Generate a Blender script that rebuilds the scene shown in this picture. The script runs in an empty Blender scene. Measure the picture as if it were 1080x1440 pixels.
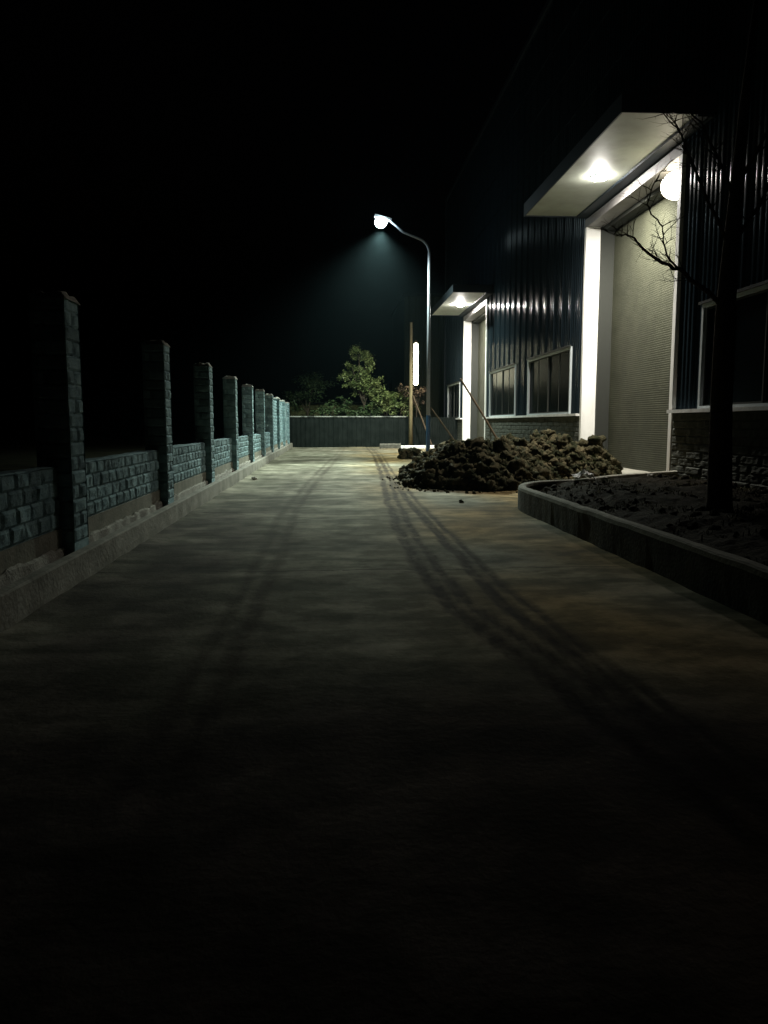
import bpy, bmesh, math, random
from mathutils import Vector, Matrix, noise
rnd = random.Random(7)
R = math.radians
scene = bpy.context.scene
COL = scene.collection

# ------------------------------------------------------------------ mesh helpers
class MB:
    def __init__(self):
        self.v = []; self.f = []
    def quad(self, a, b, c, d):
        i = len(self.v); self.v += [tuple(a), tuple(b), tuple(c), tuple(d)]; self.f.append((i, i+1, i+2, i+3))
    def box(self, x0, x1, y0, y1, z0, z1, rot=None, org=None):
        p = [(x, y, z) for x in (x0, x1) for y in (y0, y1) for z in (z0, z1)]
        if rot is not None: p = [tuple(org + rot @ (Vector(q) - org)) for q in p]
        i = len(self.v); self.v += p
        for f in ((0,1,3,2),(4,6,7,5),(0,4,5,1),(2,3,7,6),(0,2,6,4),(1,5,7,3)): self.f.append(tuple(i+k for k in f))
    def tube(self, pts, radii, n=8, cap=True):
        pts = [Vector(p) for p in pts]; i0 = len(self.v); m = len(pts)
        ref = None
        for k, p in enumerate(pts):
            d = (pts[min(k+1, m-1)] - pts[max(k-1, 0)]).normalized()
            if ref is None: ref = Vector((1,0,0)) if abs(d.x) < .8 else Vector((0,1,0))
            u = (ref - d*ref.dot(d)).normalized(); w = d.cross(u); ref = u
            for j in range(n):
                a = 2*math.pi*j/n
                self.v.append(tuple(p + (u*math.cos(a) + w*math.sin(a))*radii[k]))
        for k in range(m-1):
            for j in range(n):
                a = i0+k*n+j; b = i0+k*n+(j+1) % n
                self.f.append((a, b, b+n, a+n))
        if cap:
            self.f.append(tuple(i0+j for j in reversed(range(n))))
            self.f.append(tuple(i0+(m-1)*n+j for j in range(n)))
    def lathe(self, c, prof, n=20, axis=None):
        c = Vector(c); i0 = len(self.v)
        M = axis if axis is not None else Matrix.Identity(3)
        for r, z in prof:
            for j in range(n):
                a = 2*math.pi*j/n
                self.v.append(tuple(c + M @ Vector((r*math.cos(a), r*math.sin(a), z))))
        for k in range(len(prof)-1):
            for j in range(n):
                a = i0+k*n+j; b = i0+k*n+(j+1) % n
                self.f.append((a, b, b+n, a+n))
        self.f.append(tuple(i0+j for j in reversed(range(n))))
        self.f.append(tuple(i0+(len(prof)-1)*n+j for j in range(n)))
    def grid(self, fn, nu, nv):
        i0 = len(self.v)
        for a in range(nu+1):
            for b in range(nv+1): self.v.append(tuple(fn(a/nu, b/nv)))
        for a in range(nu):
            for b in range(nv):
                k = i0+a*(nv+1)+b
                self.f.append((k, k+nv+1, k+nv+2, k+1))
    def build(self, name, mat, parent=None, smooth=False):
        me = bpy.data.meshes.new(name); me.from_pydata(self.v, [], self.f); me.update()
        me.materials.append(mat)
        if smooth: me.polygons.foreach_set('use_smooth', [True]*len(me.polygons))
        o = bpy.data.objects.new(name, me); COL.objects.link(o)
        if parent is not None:
            o.parent = parent; o.matrix_parent_inverse = Matrix.Translation(-WP[parent.name])
        else: WP[name] = Vector((0,0,0))
        WP[o.name] = Vector((0,0,0))
        return o
WP = {}
def thing(name, label, cat, loc=(0,0,0), group=None):
    o = bpy.data.objects.new(name, None); COL.objects.link(o); o.location = loc
    o.empty_display_size = .3
    WP[o.name] = Vector(loc); tag(o, label, cat, group); return o
def tag(o, label, cat, group=None):
    o['label'] = label; o['category'] = cat
    if group: o['group'] = group
    return o
def struct(o, kind='structure'):
    o['kind'] = kind; return o
def recentre(o):
    """move a mesh thing's origin to its base centre"""
    me = o.data
    xs = [v.co.x for v in me.vertices]; ys = [v.co.y for v in me.vertices]; zs = [v.co.z for v in me.vertices]
    c = Vector(((min(xs)+max(xs))/2, (min(ys)+max(ys))/2, min(zs)))
    me.transform(Matrix.Translation(-c)); o.location = c; return o

# ------------------------------------------------------------------ materials
def mat(name, base, rough=.8, metal=0, spec=.5, noise_col=None, nscale=3, bump=0, bscale=20, detail=6, stretch=(1,1,1), lo=.35, hi=.65, coat=0, rough_var=0):
    m = bpy.data.materials.new(name); m.use_nodes = True
    nt = m.node_tree; b = nt.nodes['Principled BSDF']
    b.inputs['Base Color'].default_value = (*base, 1); b.inputs['Roughness'].default_value = rough
    if rough >= .85: spec = min(spec, .03)                              # dry dusty surfaces have no grazing sheen
    b.inputs['Metallic'].default_value = metal; b.inputs['Specular IOR Level'].default_value = spec
    b.inputs['Coat Weight'].default_value = coat
    geo = nt.nodes.new('ShaderNodeNewGeometry'); mp = nt.nodes.new('ShaderNodeMapping')
    mp.inputs['Scale'].default_value = stretch
    nt.links.new(geo.outputs['Position'], mp.inputs['Vector'])
    if noise_col:
        n = nt.nodes.new('ShaderNodeTexNoise'); n.inputs['Scale'].default_value = nscale; n.inputs['Detail'].default_value = detail
        n.inputs['Roughness'].default_value = .62
        nt.links.new(mp.outputs['Vector'], n.inputs['Vector'])
        r = nt.nodes.new('ShaderNodeValToRGB'); r.color_ramp.elements[0].position = lo; r.color_ramp.elements[1].position = hi
        r.color_ramp.elements[0].color = (*base, 1); r.color_ramp.elements[1].color = (*noise_col, 1)
        nt.links.new(n.outputs['Fac'], r.inputs['Fac']); nt.links.new(r.outputs['Color'], b.inputs['Base Color'])
        if rough_var:
            mr = nt.nodes.new('ShaderNodeMapRange'); mr.inputs['To Min'].default_value = rough-rough_var; mr.inputs['To Max'].default_value = rough+rough_var
            nt.links.new(n.outputs['Fac'], mr.inputs['Value']); nt.links.new(mr.outputs['Result'], b.inputs['Roughness'])
    if bump:
        n2 = nt.nodes.new('ShaderNodeTexNoise'); n2.inputs['Scale'].default_value = bscale; n2.inputs['Detail'].default_value = 5
        nt.links.new(mp.outputs['Vector'], n2.inputs['Vector'])
        bp = nt.nodes.new('ShaderNodeBump'); bp.inputs['Strength'].default_value = bump; bp.inputs['Distance'].default_value = .02
        nt.links.new(n2.outputs['Fac'], bp.inputs['Height']); nt.links.new(bp.outputs['Normal'], b.inputs['Normal'])
    return m
def emis(name, col, s):
    m = bpy.data.materials.new(name); m.use_nodes = True
    b = m.node_tree.nodes['Principled BSDF']
    b.inputs['Base Color'].default_value = (.8, .8, .8, 1)
    b.inputs['Emission Color'].default_value = (*col, 1); b.inputs['Emission Strength'].default_value = s
    return m

M = {}
M['block'] = mat('split_face_block', (.150, .235, .255), .9, noise_col=(.27, .385, .395), nscale=7, bump=.5, bscale=45)
def block_tone(m, lo, hi):
    nt = m.node_tree; b = nt.nodes['Principled BSDF']; src = b.inputs['Base Color'].links[0].from_socket
    g = nt.nodes.new('ShaderNodeNewGeometry'); mr = nt.nodes.new('ShaderNodeMapRange')
    mr.inputs['To Min'].default_value = lo; mr.inputs['To Max'].default_value = hi
    nt.links.new(g.outputs['Random Per Island'], mr.inputs['Value'])
    x = nt.nodes.new('ShaderNodeVectorMath'); x.operation = 'SCALE'
    nt.links.new(src, x.inputs[0]); nt.links.new(mr.outputs['Result'], x.inputs['Scale']); nt.links.new(x.outputs[0], b.inputs['Base Color'])
block_tone(M['block'], .72, 1.35)
M['plaster'] = mat('cement_render', (.19, .19, .155), .95, noise_col=(.28, .27, .22), nscale=4, bump=.4, bscale=30)
M['mortar'] = mat('rough_mortar', (.30, .29, .25), .95, noise_col=(.42, .41, .36), nscale=9, bump=.8, bscale=40)
M['kerb'] = mat('kerb_concrete', (.19, .185, .155), .9, noise_col=(.32, .31, .265), nscale=2.2, bump=.5, bscale=22)
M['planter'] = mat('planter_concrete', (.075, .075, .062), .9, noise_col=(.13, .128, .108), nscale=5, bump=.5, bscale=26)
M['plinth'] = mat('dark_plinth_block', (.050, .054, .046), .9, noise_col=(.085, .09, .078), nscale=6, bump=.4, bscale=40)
M['rim'] = mat('lit_concrete_rim', (.20, .195, .165), .9, noise_col=(.33, .32, .27), nscale=4, bump=.5, bscale=26)  # same concrete as the planter wall, coloured paler where light catches the top
M['soil'] = mat('soil', (.010, .009, .006), .97, noise_col=(.030, .025, .016), nscale=9, bump=1, bscale=30)
M['ground'] = mat('bare_ground', (.010, .011, .008), .97, spec=0, noise_col=(.024, .024, .016), nscale=.8, bump=.8, bscale=12)
M['clod'] = mat('turf_clods', (.017, .019, .010), .97, spec=.03, noise_col=(.085, .070, .040), nscale=4.5, bump=1, bscale=28, lo=.42, hi=.68)
M['straw'] = mat('dry_stalks', (.035, .045, .016), .9, noise_col=(.15, .12, .065), nscale=2.5, lo=.42, hi=.66)
M['cladding'] = mat('painted_steel_cladding', (.008, .013, .017), .20, spec=.014, noise_col=(.012, .018, .023), nscale=1.2, stretch=(1, 3, .25), rough_var=.06)
M['trim'] = mat('dark_trim', (.012, .017, .022), .6, spec=.15)
M['white'] = mat('white_paint', (.74, .74, .71), .5, noise_col=(.60, .60, .56), nscale=3, stretch=(1, 1, .25), lo=.45, hi=.75)
M['header'] = mat('shaded_header_paint', (.16, .155, .15), .6, noise_col=(.11, .105, .10), nscale=2)  # portal paint greyed: the header's weaker light is put into its colour
M['soffit'] = mat('soffit_board', (.25, .265, .22), .6, noise_col=(.165, .175, .145), nscale=1.4, lo=.4, hi=.75)
M['sill'] = mat('sill_paint', (.62, .63, .62), .55, noise_col=(.45, .45, .43), nscale=4)
M['shutter'] = mat('shutter_slats', (.047, .049, .034), .6, spec=.1, noise_col=(.034, .036, .025), nscale=1.5, lo=.4, hi=.7)
M['frame'] = mat('window_frame', (.36, .40, .41), .5, spec=.2)
M['guide'] = mat('shutter_guide', (.032, .034, .030), .6, spec=.1)
M['glass'] = mat('dusty_glass', (.003, .005, .006), .22, spec=.012)
M['interior'] = mat('interior_dark', (.03, .03, .03), .9)
M['pole'] = mat('pole_enamel', (.16, .18, .21), .5, noise_col=(.21, .23, .26), nscale=5)
M['pole_blue'] = mat('pole_blue_paint', (.004, .035, .09), .45, noise_col=(.006, .045, .10), nscale=6)
M['lamp_body'] = mat('lamp_housing', (.35, .36, .38), .4)
M['bark'] = mat('bark', (.035, .028, .02), .95, noise_col=(.075, .06, .045), nscale=12, bump=.8, bscale=40)
M['wood'] = mat('weathered_wood', (.12, .10, .055), .85, noise_col=(.19, .16, .09), nscale=8, stretch=(1, 1, .15))
M['stake'] = mat('dark_stake', (.06, .045, .03), .85, noise_col=(.10, .075, .05), nscale=8)
M['leaf'] = mat('leaf', (.075, .11, .03), .5, noise_col=(.165, .19, .07), nscale=1.6)
M['leaf_dark'] = mat('leaf_dark', (.025, .050, .016), .6, noise_col=(.05, .08, .026), nscale=1.6)
M['leaf_brown'] = mat('leaf_brown', (.045, .026, .016), .8, noise_col=(.085, .055, .03), nscale=2)
M['hoarding'] = mat('dark_hoarding', (.007, .009, .008), .85, spec=0, noise_col=(.012, .015, .0135), nscale=2)
M['rail'] = mat('pale_rail', (.22, .23, .20), .6, noise_col=(.03, .035, .03), nscale=1.5, lo=.45, hi=.58)
M['shed_wall'] = mat('olive_render', (.17, .19, .085), .9, noise_col=(.11, .125, .06), nscale=.9)
M['far_wall'] = mat('far_wall', (.016, .020, .013), .9, spec=.1, noise_col=(.026, .030, .019), nscale=.5, stretch=(1, 1, .1))
M['paper'] = mat('paper', (.72, .72, .70), .8)
M['stone'] = mat('stone', (.13, .13, .115), .9, noise_col=(.2, .2, .18), nscale=12, bump=.5)
M['canopy_glow'] = emis('canopy_lamp_lens', (1, .955, .90), 720)
M['canopy_glow_far'] = emis('far_canopy_lamp_lens', (1, .955, .90), 1900)
M['globe_glow'] = emis('globe_lamp', (1, .90, .68), 20)
M['street_glow'] = emis('street_lamp_lens', (.74, .95, 1), 70)
M['tube_glow'] = emis('tube_lamp', (1, .97, .66), 32)

# concrete road with dirt, tyre tracks from a mesh attribute
def road_material():
    m = bpy.data.materials.new('dusty_concrete'); m.use_nodes = True
    nt = m.node_tree; L = nt.links.new; N = nt.nodes.new; b = nt.nodes['Principled BSDF']
    b.inputs['Roughness'].default_value = .95; b.inputs['Specular IOR Level'].default_value = .03
    geo = N('ShaderNodeNewGeometry')
    def nz(scale, det, st=(1,1,1)):
        mp = N('ShaderNodeMapping'); mp.inputs['Scale'].default_value = st; L(geo.outputs['Position'], mp.inputs['Vector'])
        n = N('ShaderNodeTexNoise'); n.inputs['Scale'].default_value = scale; n.inputs['Detail'].default_value = det
        n.inputs['Roughness'].default_value = .6; L(mp.outputs['Vector'], n.inputs['Vector']); return n.outputs['Fac']
    def ramp(fac, p0, p1, c0, c1):
        r = N('ShaderNodeValToRGB'); r.color_ramp.elements[0].position = p0; r.color_ramp.elements[1].position = p1
        r.color_ramp.elements[0].color = (*c0, 1); r.color_ramp.elements[1].color = (*c1, 1); L(fac, r.inputs['Fac']); return r.outputs['Color']
    def mix(f, a, c, mode='MIX'):
        x = N('ShaderNodeMix'); x.data_type = 'RGBA'; x.blend_type = mode
        if isinstance(f, float): x.inputs[0].default_value = f
        else: L(f, x.inputs[0])
        for s, val in ((6, a), (7, c)):
            if isinstance(val, tuple): x.inputs[s].default_value = (*val, 1)
            else: L(val, x.inputs[s])
        return x.outputs[2]
    base = ramp(nz(.55, 8), .36, .64, (.19, .177, .134), (.43, .405, .318))
    band = ramp(nz(.8, 5, (.32, 1.5, 1)), .41, .60, (.46, .48, .45), (1, 1, 1))  # crosswise bands: shading of the road's undulations painted into the colour
    c = mix(.85, base, band, 'MULTIPLY')
    c = mix(.8, c, ramp(nz(2.7, 7, (.7, 1, 1)), .42, .58, (.36, .38, .34), (1, 1, 1)), 'MULTIPLY')
    fine = ramp(nz(14, 4), .3, .7, (.72, .71, .69), (1, 1, 1))
    c = mix(.8, c, fine, 'MULTIPLY')
    at = N('ShaderNodeAttribute'); at.attribute_name = 'mud'
    ma = N('ShaderNodeMath'); ma.operation = 'MULTIPLY'; L(at.outputs['Fac'], ma.inputs[0])
    mr = N('ShaderNodeMapRange'); mr.inputs['From Min'].default_value = .3; mr.inputs['From Max'].default_value = .6
    mr.inputs['To Min'].default_value = .45
    L(nz(5.5, 8, (1.4, .7, 1)), mr.inputs['Value']); L(mr.outputs['Result'], ma.inputs[1])
    at2 = N('ShaderNodeAttribute'); at2.attribute_name = 'clay_warm_light'
    c2 = mix(1.0, c, (1.12, .84, .52), 'MULTIPLY')  # clay tint, also painting the warm canopy light on the lane's right
    c = mix(at2.outputs['Fac'], c, c2)
    c = mix(ma.outputs[0], c, (.022, .014, .008))
    # slab joints filled with dirt
    sx = N('ShaderNodeSeparateXYZ'); L(geo.outputs['Position'], sx.inputs[0])
    def mth(op, a, bb=None):
        x = N('ShaderNodeMath'); x.operation = op
        for k, val in ((0, a), (1, bb)):
            if val is None: continue
            if isinstance(val, (int, float)): x.inputs[k].default_value = val
            else: L(val, x.inputs[k])
        return x.outputs[0]
    wob = mth('MULTIPLY', nz(3, 4), .10)
    fr = mth('ABSOLUTE', mth('SUBTRACT', mth('FRACT', mth('DIVIDE', mth('ADD', sx.outputs['Y'], wob), 5.4)), .5))
    jt = mth('MULTIPLY', mth('GREATER_THAN', sx.outputs['Y'], 7.0), mth('MULTIPLY', mth('LESS_THAN', fr, .0042), mth('GREATER_THAN', nz(.9, 3), .44)))
    c = mix(mth('MULTIPLY', jt, .7), c, (.03, .025, .018))
    # dark near-road patch painting the unlit foreground, ragged edge; mud along left kerb
    at3 = N('ShaderNodeAttribute'); at3.attribute_name = 'shade_mud'
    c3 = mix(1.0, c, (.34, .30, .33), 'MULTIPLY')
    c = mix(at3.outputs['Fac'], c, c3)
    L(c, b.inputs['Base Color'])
    bp = N('ShaderNodeBump'); bp.inputs['Strength'].default_value = .5; bp.inputs['Distance'].default_value = .016
    L(nz(23, 8), bp.inputs['Height']); L(bp.outputs['Normal'], b.inputs['Normal'])
    return m
M['road'] = road_material()

# ------------------------------------------------------------------ ground and road
g = MB(); g.box(-110, 110, -60, 150, -.6, -.06)
struct(g.build('ground', M['ground']))

def interp(tab, y):
    if y <= tab[0][1]: return tab[0][0]
    for (x0, y0), (x1, y1) in zip(tab, tab[1:]):
        if y <= y1: return x0 + (x1-x0)*(y-y0)/(y1-y0)
    return tab[-1][0]
T_R1 = [(1.75, 2), (1.42, 4.4), (1.27, 5.2), (1.13, 6.3), (1.05, 8), (1.08, 11.1), (1.23, 15.2), (1.66, 24), (2.17, 37.5), (2.4, 50)]
T_R2 = [(1.85, 2), (1.54, 5.5), (1.48, 7), (1.5, 9.2), (1.52, 14.3), (1.77, 24), (2.3, 37), (2.6, 50)]
T_L1 = [(-.7, 2), (-.65, 5.6), (-.63, 7.1), (-.61, 9.6), (-.64, 13.5), (-.5, 17.8), (-.23, 24.1), (.44, 37.6), (.9, 50)]
T_R1A = [(a-.10, c) for a, c in T_R1]; T_R1B = [(a+.09, c) for a, c in T_R1]; T_R2B = [(a+.17, c) for a, c in T_R2]
T_LA = [(a-.22, c) for a, c in T_L1]; T_LB = [(a-.6, c) for a, c in T_L1]
def track(x, y, tab, w):
    d = abs(x - interp(tab, y) - .05*noise.noise(Vector((y*.9, tab[0][0]*9, 0)))) / w
    return max(0, 1-d*d) if d < 1 else 0
r = MB(); NX, NY = 250, 460; X0, X1, Y0, Y1 = -2.43, 8.3, -3, 50
mud = []; clay_warm_light = []; shade_mud = []
def road_pt(u, v):
    x = X0+(X1-X0)*u; y = Y0+(Y1-Y0)*v**1.35
    fade = 1 if y > 4 else max(0, (y-1)/3)
    t = max(1.0*track(x, y, T_R1A, .09), .9*track(x, y, T_R1B, .07), .30*track(x, y, T_R1, .24), .9*track(x, y, T_R2, .09), .65*track(x, y, T_R2B, .065),
            .48*track(x, y, T_L1, .12), .40*track(x, y, T_LA, .09), .2*track(x, y, T_L1, .34), .16*track(x, y, T_LB, .2))
    gap = .6+.4*max(0, min(1, 1.0+1.6*noise.noise(Vector((y*.25, x*.4, 4)))))
    if y > 26: t *= max(.35, 1-(y-26)/18)
    t *= gap
    n1 = noise.noise(Vector((x*.35, y*.55, 1)))*.018 + noise.noise(Vector((x*.9, y*2.0, 5)))*.008 + noise.noise(Vector((x*4, y*4, 9)))*.003
    mud.append(min(1, 1.7*t*fade)); cl = max(0, min(1, (x-.3)/1.6))*max(0, min(1, .65+1.2*noise.noise(Vector((x*.6, y*.4, 2)))))
    clay_warm_light.append(cl if y < 40 else cl*.5)
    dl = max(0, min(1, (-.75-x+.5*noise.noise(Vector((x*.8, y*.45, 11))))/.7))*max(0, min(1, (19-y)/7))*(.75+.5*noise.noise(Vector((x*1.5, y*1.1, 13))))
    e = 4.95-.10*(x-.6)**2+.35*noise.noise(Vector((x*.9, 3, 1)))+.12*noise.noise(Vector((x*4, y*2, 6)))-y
    shade_mud.append(max(0, min(1, e/1.1), min(.85, dl)))  # foreground shade put into the colour, with the kerb mud
    edge = max(0, 1-abs(x-X0)/.25)
    return (x, y, n1 - .014*t + edge*(.018+.02*noise.noise(Vector((1, y*2.2, 7)))))
r.grid(road_pt, NX, NY)
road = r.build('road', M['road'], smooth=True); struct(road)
for nm, data in (('mud', mud), ('clay_warm_light', clay_warm_light), ('shade_mud', shade_mud)):
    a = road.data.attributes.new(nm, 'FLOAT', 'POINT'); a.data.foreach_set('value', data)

# ------------------------------------------------------------------ split-face masonry
def rock_face(mb, o, u, v, n, W, H, nu, nv, depth, seed, rough=1):
    o, u, v, n = Vector(o), Vector(u), Vector(v), Vector(n)
    sd = seed*7.31
    push = .6+.8*((math.sin(seed*12.9898)*43758.5453) % 1)
    def fn(a, b):
        e = min(min(a, 1-a)*W, min(b, 1-b)*H)
        p = max(0, min(1, e/.022))
        p = p*p*(3-2*p)
        k = .62*push + rough*.9*noise.noise(Vector((a*W*11+sd, b*H*11, sd*.37))) + rough*.45*noise.noise(Vector((a*W*31+sd, b*H*31, sd*.7)))
        return o + u*(a*W) + v*(b*H) + n*(p*depth*max(.12, k))
    mb.grid(fn, nu, nv)
def masonry(mb, o, u, n, W, z0, z1, course, length, depth, seed, nu=7, nv=5, rough=1):
    rows = max(1, round((z1-z0)/course)); ch = (z1-z0)/rows
    u = Vector(u)
    for k in range(rows):
        x = 0 if k % 2 == 0 else -length/2
        while x < W-1e-4:
            a = max(0, x); b = min(W, x+length)
            if b-a > .02:
                seed += 1
                rock_face(mb, Vector(o)+u*a+Vector((0, 0, z0+k*ch)), u, (0, 0, 1), n, b-a, ch, max(2, round(nu*(b-a)/length)), nv, depth, seed, rough)
            x += length

# ------------------------------------------------------------------ boundary wall on the left
PX, PW, PD, PT, Z0 = -2.55, .46, .33, 2.78, .36
wall = thing('boundary_wall', 'long grey-blue split-face block wall with tall pillars along the left of the lane', 'wall', (-2.8, 24, 0))
pil_y = [7.75+4.45*k for k in range(-2, 10)]
near = lambda y: y < 22
for i, y in enumerate(pil_y):
    b = MB(); yy = y; hi = 3 if y < 18 else 0
    b.box(PX-PD+.012, PX-.012, y+.012, y+PW-.012, .06, PT-.03)
    nu, nv = (7, 6) if near(y) else (4, 4)
    top = PT + .03*noise.noise(Vector((i*3.1, 0, 0)))
    off = .02*rnd.uniform(-1, 1)
    if i == 3: off = .01
    masonry(b, (PX-.012, y, 0), (0, 1, 0), (1, 0, 0), PW, Z0, top, .146, .46, .026, 100*i+1, nu, nv, .45)
    masonry(b, (PX, y+.012, 0), (-1, 0, 0), (0, -1, 0), PD, Z0, top, .146, .46, .022, 100*i+31, nu, nv, .45)
    masonry(b, (PX-PD, y+PW-.012, 0), (1, 0, 0), (0, 1, 0), PD, Z0, top, .146, .46, .022, 100*i+61, 4, 3, .45)
    b.box(PX-.03, PX-.004, y+.01, y+PW-.01, .10, Z0)
    p = b.build('pillar', M['block'], wall)
    # rough mortar bed left on the pillar head
    c = MB()
    def capf(a, d, y=y, top=top, i=i):
        e = min(a, 1-a, d, 1-d); h = .0 if e < .01 else .035+.05*noise.noise(Vector((a*4+i, d*4, i*2.7)))
        return (PX-PD-.012+(PD+.03)*a, y-.012+(PW+.024)*d, top-.035+max(.0, h)+(.034 if e >= .01 else 0))
    c.grid(capf, 8, 8)
    c.build('pillar_cap', M['mortar'], p)
WX = -2.68
ends = [-6] + pil_y + [52]
for i in range(len(ends)-1):
    y0 = ends[i]+(PW if i > 0 else 0)+.003; y1 = ends[i+1]-.003
    if i == len(ends)-2: y1 = 49.9
    if y1-y0 < .3: continue
    b = MB(); zt = 1.14+.012*rnd.uniform(-1, 1)
    full = y0 > 33                                                     # the farther bays are walled to full height
    zt2 = PT-.12 if full else zt
    b.box(WX-.20, WX-.008, y0, y1, .05, zt2-.012)
    nu, nv = (8, 6) if y0 < 22 else ((6, 4) if y0 < 30 else (3, 3))
    masonry(b, (WX-.008, y0, 0), (0, 1, 0), (1, 0, 0), y1-y0, .52, zt2, .155, .31, .028, 5000+300*i, nu, nv, .5)
    # top bed of the last course, a little uneven
    def topf(a, d, y0=y0, y1=y1, zt2=zt2, i=i):
        return (WX-.205+.22*a, y0+(y1-y0)*d, zt2-.012+(.016 if 0 < a < 1 else 0)+.014*noise.noise(Vector((a*2, d*(y1-y0)*2.4, i))))
    b.grid(topf, 4, 30)
    w = b.build('wall_bay', M['block'], wall)
    q = MB()
    q.box(WX-.006, WX+.012, y0, y1, .05, .515)
    q.build('rendered_base', M['plaster'], wall)
    # ragged mortar squeezed out along the foot
    q = MB(); L = y1-y0; n = max(8, int(L/.07))
    def fil(a, d, y0=y0, L=L, i=i):
        y = y0+L*d; t = noise.noise(Vector((y*1.9, 3, 0)))+.7*noise.noise(Vector((y*6.3, 8, 0)))
        hgt = .335+.05*t; wd = .055+.035*noise.noise(Vector((y*3.1, 1, 5)))
        return (WX+.008+wd*a, y, [hgt, hgt+.006, hgt-.015, .10][min(3, int(a*3+.01))]+.012*noise.noise(Vector((a*5, y*9, 2))))
    q.grid(fil, 3, n)
    q.build('mortar_fillet', M['mortar'], wall)

k = MB()
def kerb_prof(a, d):
    y = -5+54.5*d; wob = .012*noise.noise(Vector((y*.8, 0, 0)))+.008*noise.noise(Vector((y*3.1, 5, 0)))
    chip = .02*max(0, noise.noise(Vector((y*2.3, 9, 1)))-.25)
    P = [(-2.435+wob, -.05), (-2.432+wob, .10), (-2.438+wob*.6, .272-chip), (-2.452+wob*.6-chip, .288+wob*.5), (-2.53+wob*.4, .292+wob*.6), (-2.544, .284), (-2.546, -.02)]
    j = min(6, int(a*6+.01)); return (P[j][0], y, P[j][1])
k.grid(kerb_prof, 6, 520)
tag(recentre(k.build('kerb', M['kerb'])), 'low pale concrete kerb running along the foot of the left boundary wall', 'kerb')
gz = MB(); gz.box(-2.66, -2.549, -5, 49.5, -.02, .21)
tag(recentre(gz.build('drain_infill', M['soil'])), 'dark strip of earth in the gap between kerb and left wall', 'earth strip')

# ------------------------------------------------------------------ the workshop on the right
XB = 8.35
bld = thing('workshop_building', 'tall dark blue corrugated workshop with brick plinth along the right side', 'building', (16, 24, 0))
YS, YN, ZT = -2.0, 56.0, 17.1
def corr(mb, y0, y1, z0, z1, x=XB):
    per = .205
    prof = [(q/12, -.017*(1-math.cos(2*math.pi*(q/12)))*(.75 if q in (5, 6, 7) else 1)) for q in range(13)]
    ys = [y0]
    kk = math.floor(y0/per)
    pts = []
    while kk*per < y1:
        for t, dx in prof[:-1]:
            pts.append(((kk+t)*per, dx))
        kk += 1
    pts = [p for p in pts if y0 < p[0] < y1]
    def at(y):
        t = (y/per) % 1
        for (a, da), (c, dc) in zip(prof, prof[1:]):
            if t <= c: return da+(dc-da)*(t-a)/(c-a)
        return 0
    pts = [(y, dx-.058*math.exp(-(((y/1.025+.5) % 1-.5)*1.025/.020)**2)) for y, dx in pts]
    pts = [(y0, at(y0))]+pts+[(y1, at(y1))]
    nz = max(1, int((z1-z0)/2.2))
    i0 = len(mb.v)
    for j in range(nz+1):
        z = z0+(z1-z0)*j/nz
        for y, dx in pts:
            sheet = math.floor(y/1.025)
            w = .004*noise.noise(Vector((sheet*3.7, z*.25, 1)))
            tilt = .010*((math.sin(sheet*78.233)*43758.5) % 1-.5)*((y/1.025) % 1-.5)*2
            mb.v.append((x+dx+w+tilt, y, z))
    m = len(pts)
    for j in range(nz):
        for q in range(m-1):
            a = i0+j*m+q; mb.f.append((a, a+m, a+m+1, a+1))
ZS, ZW, ZD = 1.84, 4.18, 8.10
doors = [(18.42, 25.05), (41.15, 47.95)]
wins = [(4.3, 10.4), (11.9, 17.0), (26.45, 32.25), (34.45, 40.1), (49.5, 54.6)]
c = MB()
holes = sorted([(a, d, 0, ZD) for a, d in doors]+[(a, d, ZS, ZW) for a, d in wins])
y = YS
for a, d, z0, z1 in holes:
    corr(c, y, a, ZS+.03, ZT)
    corr(c, a, d, z1, ZT)
    y = d
corr(c, y, YN, ZS+.03, ZT)
c.box(XB+1.0, XB+1.2, YS, YN, -.05, ZT-.02)                       # inner lining behind the openings
c.build('cladding', M['cladding'], bld, True)
s = MB(); s.box(XB+.02, 30, YS-.15, YS, -.05, ZT); s.box(XB+.02, 30, YN, YN+.15, -.05, ZT); s.box(29.8, 30, YS, YN, -.05, ZT-.01)
s.build('gable_wall', M['cladding'], bld)
s = MB(); s.box(XB-.12, 30.1, YS-.2, YN+.2, ZT+.004, ZT+.22); s.build('roof', M['trim'], bld)
for z in (11.92, 13.7, 15.3, 17.0):                                # lap seams of the cladding sheets
    s = MB(); s.box(XB-.055, XB-.005, YS, YN, z-.025, z+.025)
    s.build('cladding_seam', M['cladding'], bld)
s = MB(); s.box(XB-.10, XB-.045, YN-.06, YN+.2, 0, ZT-.03); s.box(XB-.045, XB+.015, YN+.155, YN+.2, 0, ZT-.03); s.build('corner_flashing', M['trim'], bld)
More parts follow.
